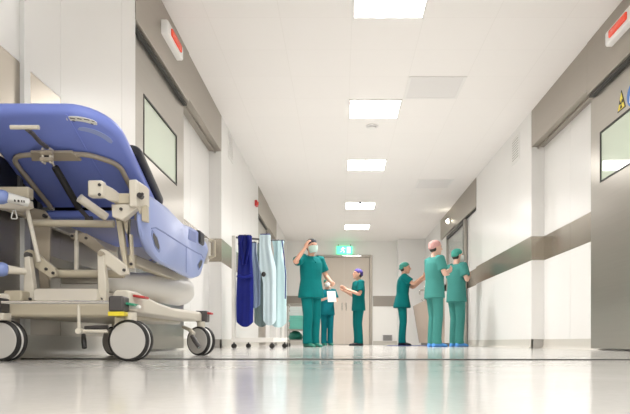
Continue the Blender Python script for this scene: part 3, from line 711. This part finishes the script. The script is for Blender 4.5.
def sh_left(v):
    k = min(1, max(0, (v-.1)/.4)); k = k*k*(3-2*k); return -.95+.2*(1-k), (.35*(1-k)+.95*k)
t, cx, W, zt, Hh = apron(236.5, 253.5, 236, 327, 8.14, 'navy', 'navy blue lead apron hanging at the left end of the rack', sh_navy, seed=1)
m = MB()
for s in (-1, 1):
    m.tube([(cx+s*W*.35, 8.10, zt), (cx+s*W*.55, 8.085, zt-.10), (cx+s*W*.25, 8.075, zt-.28), (cx+s*W*.15, 8.075, zt-.36)], [(.012, .03), (.012, .035), (.012, .03), (.01, .02)], 10)
m.build('shoulder_strap', 'navy', t)
m = MB().tube([(cx-W*.8, 8.09, zt-.50), (cx, 8.065, zt-.53), (cx+W*.9, 8.09, zt-.50)], [(.03, .010)]*3, 10); m.build('waist_belt', 'navy', t)
apron(248, 260.5, 243, 308, 8.33, 'slate', 'short slate blue apron hanging between navy and pale ones', sh_left, seed=2)
apron(254.5, 268.5, 244, 327, 8.50, 'sage', 'grey green apron hanging behind the pale blue one', sh_coat, seed=3)
t, cx, W, zt, Hh = apron(257, 276, 235, 325.5, 8.20, 'ltblue', 'pale blue lead apron draped over the bar at rack centre', lambda v: ((-.72+.40*min(1, max(0, (v-.35)/.18)), .42+.58*min(1, max(0, (v-.12)/.25)))), seed=4, hanger='navy')
MB().ball((cx-W*.25, 8.15, zt-.5), (.028, .02, .032)).build('buckle', 'black', t)
t, cx, W, zt, Hh = apron(270, 286.5, 241, 327.5, 8.40, 'ltblue2', 'ice blue lead apron hanging at the right end of the rack', sh_slim, seed=5)
m = MB().tube([(cx+W*.5, 8.34, zt+.0), (cx+W*.72, 8.34, zt-.18), (cx+W*.95, 8.345, zt-.45), (cx+W*.9, 8.34, zt-.75)], .007); m.build('edge_piping', 'navy', t)

# ------------------------------------------------------------------ linen cart
LY = 11.0
T = thing('linen_cart', 'small steel trolley stacked with folded linen beside the rack', 'trolley', (P(299, 0, LY).x, LY, 0))
a, b = P(288, 0, LY).x, P(312, 0, LY).x
z0 = P(0, 329.5, LY).z
def fr(mb, n, m, bv=0): return mb.build(n, m, T, bevel=bv)
fr(MB().bx(a, b, LY-.2, LY+.25, z0-.025, z0), 'shelf', 'steel', .003)
fr(MB().bx(a, b, LY-.2, LY+.25, .10, .115), 'lower_shelf', 'steel', .003)
for x in (a+.012, b-.012):
    for y in (LY-.188, LY+.238):
        fr(MB().tube([(x, y, .06), (x, y, z0+.42)], .011), 'leg', 'steel')
        fr(MB().disc((x, y, .032), (1, 0, 0), .032, .02, 20).tube([(x, y, .03), (x, y, .07)], .007), 'castor', 'dark')
fr(MB().tube([(a+.012, LY-.188, z0+.42), (b-.012, LY-.188, z0+.42)], .009).tube([(a+.012, LY+.238, z0+.42), (b-.012, LY+.238, z0+.42)], .009).tube([(a+.012, LY-.188, z0+.42), (a+.012, LY+.238, z0+.42)], .009).tube([(b-.012, LY-.188, z0+.42), (b-.012, LY+.238, z0+.42)], .009), 'top_rail', 'steel')
def folded(z, h, mk, label, dx, grp):
    rows = []; x0, x1 = a+.03+dx, b-.03+dx; pr = []
    for k in range(9): ang = math.pi/2+math.pi*k/8; pr.append((x0+.02+.02*math.cos(ang), z+h/2+h/2*math.sin(ang)))
    pr += [(x1, z), (x1-.01, z+h*.33), (x1, z+h*.4), (x1-.01, z+h*.66), (x1, z+h*.7), (x1, z+h)]
    o = MB().prism([Vector((x, LY-.16+abs(dx), zz)) for x, zz in pr], (0, .34, 0)).build('folded_linen', mk, None, bevel=.006)
    tag(o, label, 'linen', grp)
z = z0+.001; g = 'folded linen on the trolley'
for k, (h, mk, lab, dx) in enumerate(((.055, 'ling', 'mint green folded sheet at the bottom of the linen stack', 0), (.055, 'ling', 'mint green folded sheet second from the bottom of the stack', .008),
        (.055, 'ling', 'mint green folded sheet third from the bottom of the stack', -.006), (.06, 'ling', 'topmost mint green folded sheet, just under the white one', .005), (.07, 'linw', 'thin white folded sheet on the green linen stack', -.008), (.075, 'linw', 'white folded sheet on the very top of linen stack', .004))):
    folded(z, h, mk, lab, dx, g); z += h+.001
m = MB(); m.tube([(a+.13, LY-.02, .117), (a+.13, LY-.02, .16), (a+.14, LY-.02, .22), (a+.15, LY-.02, .265)], [(.10, .11), (.115, .13), (.10, .11), (.04, .05)], 18)
tag(m.build('laundry_sack', 'shoegreen'), 'dark green laundry sack on the trolley bottom shelf', 'sack')

# ------------------------------------------------------------------ scrub sink with taps
SX, SY0, SY1 = 2.0, 12.55, 17.8
S = thing('scrub_sink', 'long brown steel scrub trough with sloping front along right wall', 'sink', (2.2, 15.2, 0))
m = MB(); m.use('brown')
prof = [(SX+.17, .06), (2.395, .06), (2.395, 1.06), (2.35, 1.06), (2.34, .86), (SX+.10, .84), (SX+.05, 1.06), (SX, 1.06), (SX+.01, 1.0)]
m.prism([Vector((x, SY0, z)) for x, z in prof], (0, SY1-SY0, 0)); m.build('basin', 'brown', S, bevel=.004)
MB().bx(SX+.02, 2.395, SY0-.025, SY0, .06, 1.06).build('end_panel', 'white2', S, bevel=.004)
MB().prism([Vector((x, SY1, z)) for x, z in ((SX+.17, .06), (2.395, .06), (2.395, 1.06), (SX, 1.06), (SX+.01, 1.0))], (0, .02, 0)).build('end_panel', 'black', S)
MB().bx(SX+.22, 2.395, SY0, SY1, 0, .06).build('plinth', 'darkgrey', S)
MB().bx(2.385, 2.40, 15.0, SY1, 1.06, 1.5).build('splashback', 'steel', S)
m = MB()
for y in (14.9, 16.1, 17.2):
    f = MB(); f.disc((2.30, y, 1.075), (0, 0, 1), .03, .03, 20).tube(rt([(2.30, y, 1.07), (2.30, y, 1.46), (2.10, y, 1.46), (2.10, y, 1.33)], .09), .020, 12); f.use
    q = f.build('tap', 'chrome', S)
    MB().tube([(2.28, y-.06, 1.12), (2.14, y-.06, 1.20)], .010).disc((2.29, y-.06, 1.12), (1, 0, 0), .018, .04).build('elbow_lever', 'chrome', q)
for k, (y, lab) in enumerate(((13.7, 'soap dispenser nearest the end of the scrub sink'), (15.5, 'soap dispenser between the first two taps'), (16.6, 'soap dispenser between the two farther taps'))):
    t = thing('soap_dispenser', lab, 'dispenser', (2.37, y, 1.061), 'dispensers on the scrub sink')
    MB().bx(2.285, 2.372, y-.05, y+.05, 1.062, 1.30).build('bottle', 'label', t, bevel=.015)
    MB().tube([(2.34, y, 1.30), (2.34, y, 1.36), (2.25, y, 1.37)], .010).build('pump', 'chrome', t)
o = MB().bx(.98, 1.98, 12.7, 13.7, 0.0, .008).build('floor_mat', 'matblue', bevel=.003); tag(o, 'thin dark blue mat on the floor in front of the scrub sink', 'mat')

# ------------------------------------------------------------------ people
def fuse(mb, name, mk, parent, voxel, smooth=6, fac=.5):
    bmesh.ops.recalc_face_normals(mb.bm, faces=mb.bm.faces)
    me = bpy.data.meshes.new('tmp'); mb.bm.to_mesh(me); mb.bm.free()
    o = bpy.data.objects.new('tmp', me); C.objects.link(o)
    r = o.modifiers.new('r', 'REMESH'); r.mode = 'VOXEL'; r.voxel_size = voxel
    s = o.modifiers.new('s', 'SMOOTH'); s.iterations = smooth; s.factor = fac
    dg = bpy.context.evaluated_depsgraph_get(); dg.update()
    nm = bpy.data.meshes.new_from_object(o.evaluated_get(dg)); nm.name = name
    bpy.data.objects.remove(o); bpy.data.meshes.remove(me)
    nm.materials.clear(); nm.materials.append(M[mk]); nm.shade_smooth()
    q = bpy.data.objects.new(name, nm); C.objects.link(q); q.parent = parent
    return q
def V(*a): return Vector(a)
def ell(c, rx, ry, n=20, e=1.0, tilt=None):
    out = []
    for k in range(n):
        a = 2*math.pi*k/n; cs, sn = math.cos(a), math.sin(a)
        out.append(V(c[0]+rx*abs(cs)**e*(1 if cs >= 0 else -1), c[1]+ry*abs(sn)**e*(1 if sn >= 0 else -1), c[2]))
    return out
def person(label, loc, rz, height, arms, scrub='scrub', skin='skin', cap='capdark', mask=None, shoes='shoedark', hyaw=0., hpitch=0., legs=((.085, .0), (-.085, .0)), lean=0., hold=None, hair=False, flare=1.0):
    R = thing('person', label, 'person', loc, None, rz); S = height/1.70
    R.scale = (S, S, S)
    ankles = [V(x, y, .085) for x, y in legs]; hips = [V(.085, 0, .90), V(-.085, 0, .90)]
    knees = [(h+a)/2+V(0, .025, .0) for h, a in zip(hips, ankles)]
    L = lambda z: lean*max(0, z-.92)                                      # forward lean of the upper body
    sh = [V(.175, L(1.40), 1.395), V(-.175, L(1.40), 1.395)]
    hc = V(0, L(1.55)+.02, 1.585)                                        # head centre
    Hm = Matrix.Translation(hc) @ Matrix.Rotation(hyaw, 4, 'Z') @ Matrix.Rotation(-hpitch, 4, 'X')
    b = MB()
    # torso, legs under the clothes
    b.loft([ell((0, L(z), z), rx, ry) for z, rx, ry in ((.82, .12, .085), (.92, .15, .095), (1.06, .125, .085), (1.25, .145, .095), (1.38, .15, .08), (1.43, .09, .06))])
    for h, k, a in zip(hips, knees, ankles):
        b.tube([h+V(0, 0, .02), (h+k)/2, k, (k+a)/2+V(0, -.015, .04), a], [.075, .065, .048, .048, .034], 14)
        b.tube([a+V(0, -.05, -.045), a+V(0, 0, -.04), a+V(0, .09, -.055), a+V(0, .15, -.06)], [(.025, .03), (.035, .035), (.022, .038), (.014, .03)], 12)
    # neck + head
    b.tube([V(0, L(1.40)-.005, 1.40), V(0, L(1.46), 1.47), hc+V(0, -.012, -.05)], [.060, .052, .052], 16)
    hb = []
    for z, rx, ry, cy in ((-.112, .026, .030, .048), (-.095, .046, .052, .030), (-.065, .060, .074, .012), (-.03, .068, .088, .004), (.01, .073, .096, 0), (.05, .075, .098, -.004), (.085, .064, .084, -.006), (.108, .040, .054, -.006), (.117, .014, .02, -.006)):
        hb.append([Hm @ p for p in ell((0, cy, z), rx, ry, 22)])
    b.loft(hb)
    b.tube([Hm @ V(0, .088, .018), Hm @ V(0, .103, -.006), Hm @ V(0, .113, -.026), Hm @ V(0, .092, -.034)], [.008, .011, .015, .010], 10)   # nose
    for s in (1, -1): b.tube([Hm @ V(s*.072, -.012, .022), Hm @ V(s*.083, -.018, .008), Hm @ V(s*.080, -.014, -.012), Hm @ V(s*.068, -.006, -.026)], [.010, .012, .011, .007], 10)   # ears
    b.tube([Hm @ V(-.05, .078, .036), Hm @ V(0, .091, .036), Hm @ V(.05, .078, .036)], .010, 8)          # brow
    b.tube([Hm @ V(-.022, .083, -.060), Hm @ V(0, .089, -.060), Hm @ V(.022, .083, -.060)], .009, 8)     # mouth
    # arms and hands
    hands = []
    for s, (el, wr, fd, pn) in zip(sh, arms):
        el, wr = V(*el), V(*wr); d = (wr-el).normalized(); fd = V(*fd).normalized() if fd else d
        ein, eout = s*.14+el*.86, wr*.14+el*.86; em = (ein+eout)*.22+el*.56
        b.tube([s+V(0, 0, -.01), (s*.6+el*.4), ein, em, eout, (el*.62+wr*.38), wr], [.048, .044, .039, .038, .038, .036, .025], 14)
        n = V(*pn).normalized(); n = (n-fd*n.dot(fd)).normalized(); side = fd.cross(n)                # palm normal, towards the thumb
        pc = wr+fd*.048
        b.tube([wr-fd*.01, wr+fd*.02, wr+fd*.055, wr+fd*.088], [(.024, .018), (.034, .016), (.040, .015), (.037, .013)], 14) if 0 else None
        ring = []
        for t_, w_, h_ in ((-.012, .024, .019), (.02, .034, .017), (.055, .041, .015), (.088, .039, .011)):
            ring.append([wr+fd*t_+side*w_*math.cos(2*math.pi*k/14)+n*h_*math.sin(2*math.pi*k/14) for k in range(14)])
        b.loft(ring)
        for j, (off, ln) in enumerate(((.030, .070), (.010, .078), (-.010, .072), (-.029, .056))):
            base = wr+fd*.080+side*off; c1 = base+fd*ln*.45+n*.010; c2 = c1+fd*ln*.28+n*.014; c3 = c2+fd*ln*.16+n*.016
            b.tube([base, c1, c2, c3], [.0095, .009, .0085, .0075], 9)
        tb = wr+fd*.022+side*.030
        b.tube([tb, tb+side*.026+fd*.022+n*.006, tb+side*.034+fd*.052+n*.014, tb+side*.028+fd*.072+n*.020], [.014, .0115, .010, .009], 9)
        hands.append((wr, fd, n, side))
    body = fuse(b, 'body', skin, R, .0065, 3, .4)
    # scrub trousers
    t = MB(); t.loft([ell((0, L(z)*.5, z), rx, ry, 24) for z, rx, ry in ((.80, .155, .108), (.90, .178, .122), (1.0, .165, .112), (1.06, .155, .105))])
    for h, k, a in zip(hips, knees, ankles):
        t.tube([h+V(0, 0, .03), h+V(0, 0, -.10), (h+k)/2+V(0, 0, .0), k, (k+a)/2+V(0, -.005, 0), a+V(0, 0, .06), a+V(0, .005, -.035)], [.098, .098, .090, .078, .075, .076, .080], 18)
    fuse(t, 'scrub_trousers', scrub, R, .011, 5)
    # scrub top with short sleeves
    t = MB(); t.loft([ell((0, L(z), z), rx, ry, 26, .9) for z, rx, ry in ((.775, .205*flare, .145*flare), (.82, .203*flare, .143*flare), (.92, .196*(1+flare)/2, .138*(1+flare)/2), (1.06, .180, .128), (1.22, .190, .135), (1.33, .196, .125), (1.40, .165, .095), (1.435, .085, .07))])
    for s, (el, wr, fd, pn) in zip(sh, arms):
        el = V(*el); t.tube([s+V(-s.x*.35, 0, .0), s, s+(el-s)*.4, s+(el-s)*.70], [.07, .082, .078, .080], 16)
    top = fuse(t, 'scrub_top', scrub, R, .011, 4)
    # V neck band and pocket
    nb = MB(); nb.tube([V(.075, L(1.43)+.01, 1.445), V(.045, L(1.40)+.085, 1.40), V(0, L(1.33)+.128, 1.325), V(-.045, L(1.40)+.085, 1.40), V(-.075, L(1.43)+.01, 1.445)], .008, 8)
    o = nb.build('neck_band', scrub, None); o.parent = R
    # cap / hair
    cpm = MB(); cb = []
    for z, rx, ry, cy in ((.018, .079, .098, -.012), (.04, .084, .105, -.012), (.07, .083, .103, -.014), (.10, .070, .088, -.016), (.122, .045, .058, -.018), (.130, .015, .02, -.018)):
        cb.append([Hm @ V(p.x, p.y, p.z+(.022 if p.y > 0 else -.035)*min(1, abs(p.y)/.08)*(1 if z < .05 else .3)) for p in ell((0, cy, z), rx, ry, 26)])
    cpm.loft(cb); cpm.tube([Hm @ V(.03, -.10, .01), Hm @ V(.0, -.118, .0), Hm @ V(-.03, -.10, .01)], .014, 10)
    o = cpm.build('surgical_cap' if not hair else 'hair', cap, None, angle=80); o.parent = R
    if hair: pass
    hm = MB(); hm.loft([[Hm @ p for p in ell((0, -.035, z), rx, ry, 18)] for z, rx, ry in ((-.055, .05, .05), (-.03, .066, .066), (.02, .074, .074), (.045, .072, .07))])
    o = hm.build('hair', 'hair', None, angle=80); o.parent = R
    for s in (1, -1):
        o = MB().ball(Hm @ V(s*.031, .084, .016), (.013, .008, .008), 12, 8).build('eye', 'eye', None); o.parent = R
    if mask:
        mm = MB(); rows = []
        for z, g in ((.004, .062), (-.02, .066), (-.05, .064), (-.085, .052), (-.105, .035)):
            fr_, bk_ = [], []
            for k in range(13):
                a = math.pi*(k/12); x = g*math.cos(a); bul = .024*math.sin(a)
                y = .012+(.094 if z > -.09 else .078)*math.sin(a)**.8+bul
                fr_.append(Hm @ V(x*1.08, y+.004, z)); bk_.append(Hm @ V(x*1.02, y-.004, z))
            rows.append(fr_+bk_[::-1])
        mm.loft(rows)
        for s in (1, -1): mm.tube([Hm @ V(s*.066, .02, -.01), Hm @ V(s*.078, -.02, .012)], .003, 6)
        o = mm.build('face_mask', mask, None, angle=70); o.parent = R
    else:
        o = MB().tube([Hm @ V(-.022, .086, -.061), Hm @ V(0, .0925, -.060), Hm @ V(.022, .086, -.061)], [.004, .007, .004], 8).build('lips', 'lip', None); o.parent = R
    for a in ankles:
        s = MB(); rg = []
        for y, w, h in ((-.078, .030, .045), (-.06, .040, .075), (-.01, .043, .095), (.05, .044, .075), (.11, .048, .058), (.16, .042, .045), (.19, .022, .030)):
            rg.append([V(a.x+w*math.cos(2*math.pi*k/16), a.y+y, max(0, h/2+.7*h*math.sin(2*math.pi*k/16)*(.72))) for k in range(16)])
        s.loft(rg); o = s.build('shoe', shoes, None, angle=60); o.parent = R
    return R, hands

fx = lambda px, Y: (px-CX)/F*Y
def facing(dx, dy): return math.atan2(-dx, dy)
# 1: raised hand at the head
person('person in teal scrubs and mask lifting one hand to the head', (fx(311, 10.3), 10.3, 0), facing(.62, -.78), 1.70,
       (((.37, .08, 1.30), (.195, .12, 1.545), (-.35, .1, .9), (-1, 0, -.3)), ((-.29, .02, 1.13), (-.24, .22, 1.02), None, (.7, 0, .4))),
       'scrub', 'skin', 'capdark', 'maskm', 'shoegreen', hyaw=-.1, hpitch=-.05, legs=((.085, .02), (-.085, -.02)), flare=1.08)
# 2: farther away, holding papers
p2, hd = person('smaller person in teal scrubs beyond, holding white papers at the chest', (fx(327, 14.9), 14.9, 0), facing(.35, -.94), 1.52,
       (((.25, .06, 1.14), (.10, .30, 1.19), (-.5, .6, .2), (-.5, -.4, .5)), ((-.25, .06, 1.14), (-.10, .30, 1.19), (.5, .6, .2), (.5, -.4, .5))),
       'scrubb', 'skin2', 'capgreen', 'maskw', 'shoegreen', hpitch=-.15)
# 3: profile to the left, hands raised in front
person('person in purple cap and teal scrubs facing left, hands together before the chest', (fx(358.5, 14.2), 14.2, 0), facing(-.95, -.3), 1.67,
       (((.22, .04, 1.12), (.10, .30, 1.22), (-.25, .8, .45), (-.8, 0, .3)), ((-.22, .04, 1.12), (-.06, .31, 1.24), (.2, .8, .45), (.8, 0, .3))),
       'scrub', 'skin', 'cappurple', None, 'shoedark', hpitch=-.2)
# 4: profile to the right, washing arms
person('person in green patterned cap and teal scrubs washing raised forearms, facing right', (fx(402, 13.2), 13.2, .008), facing(.96, -.1), 1.68,
       (((.22, .24, 1.24), (.10, .43, 1.41), (-.1, .8, .4), (-1, 0, .1)), ((-.22, .22, 1.20), (-.07, .44, 1.37), (.1, .8, .4), (1, 0, .1))),
       'scrub', 'skin', 'capgreen', None, 'shoedark', hpitch=-.1, lean=.07, flare=1.25)
# 5 and 6: two at the near end of the sink
person('person in pink cap, teal scrubs and blue shoe covers, left of two at sink end', (fx(434.5, 10.55), 10.55, 0), facing(.93, .36), 1.72,
       (((.25, .04, 1.14), (.10, .22, 1.22), (-.5, .7, .3), (-.7, -.4, .2)), ((-.25, .04, 1.14), (-.10, .22, 1.20), (.5, .7, .3), (.7, -.4, .2))),
       'scrubl', 'skin2', 'cappink', None, 'shoeblue', hpitch=-.1, legs=((.075, .0), (-.075, .0)))
person('person in green cap, teal scrubs and blue shoe covers, right of two beside glass door', (fx(456.5, 11.35), 11.35, 0), facing(.86, .5), 1.70,
       (((.27, .0, 1.14), (.12, .19, 1.22), (-.6, .6, .3), (-.6, -.6, .2)), ((-.24, .06, 1.14), (-.10, .22, 1.20), (.6, .6, .3), (.6, -.6, .2))),
       'scrubl', 'skin2', 'capgreen', 'maskw', 'shoeblue', hpitch=-.1, legs=((.075, .0), (-.075, .0)))
# papers in the hands of person 2
bpy.context.view_layer.update()
mw = p2.matrix_world
m = MB()
for k in range(3):
    off = .004*k; m.prism([mw @ V(x+.01*k, .385+off+.02*(z < 1.2), z) for x, z in ((-.11, 1.10), (.10, 1.09), (.12, 1.36), (-.09, 1.37))], mw.to_3x3() @ V(0, .0025, 0))
tag(m.build('paper_bundle', 'paper'), 'bundle of white papers held by the smaller far person', 'papers')

# ------------------------------------------------------------------ camera, world, colour
w = bpy.data.worlds.new('World'); bpy.context.scene.world = w; w.use_nodes = True
w.node_tree.nodes['Background'].inputs[0].default_value = (1, .98, .955, 1); w.node_tree.nodes['Background'].inputs[1].default_value = 1.7
cam = bpy.data.cameras.new('camera'); co = bpy.data.objects.new('camera', cam); C.objects.link(co)
co.location = (0, 0, HC); co.rotation_euler = (math.pi/2, 0, 0)
cam.sensor_fit = 'HORIZONTAL'; cam.sensor_width = 36; cam.lens = F/630*36
cam.shift_x = (315-CX)/630; cam.shift_y = (HY-207)/630
cam.clip_start = .05; cam.clip_end = 100
sc = bpy.context.scene; sc.camera = co
sc.view_settings.view_transform = 'Standard'; sc.view_settings.look = 'None'; sc.view_settings.gamma = 1; sc.view_settings.use_curve_mapping = False
sc.view_settings.exposure = 0.84
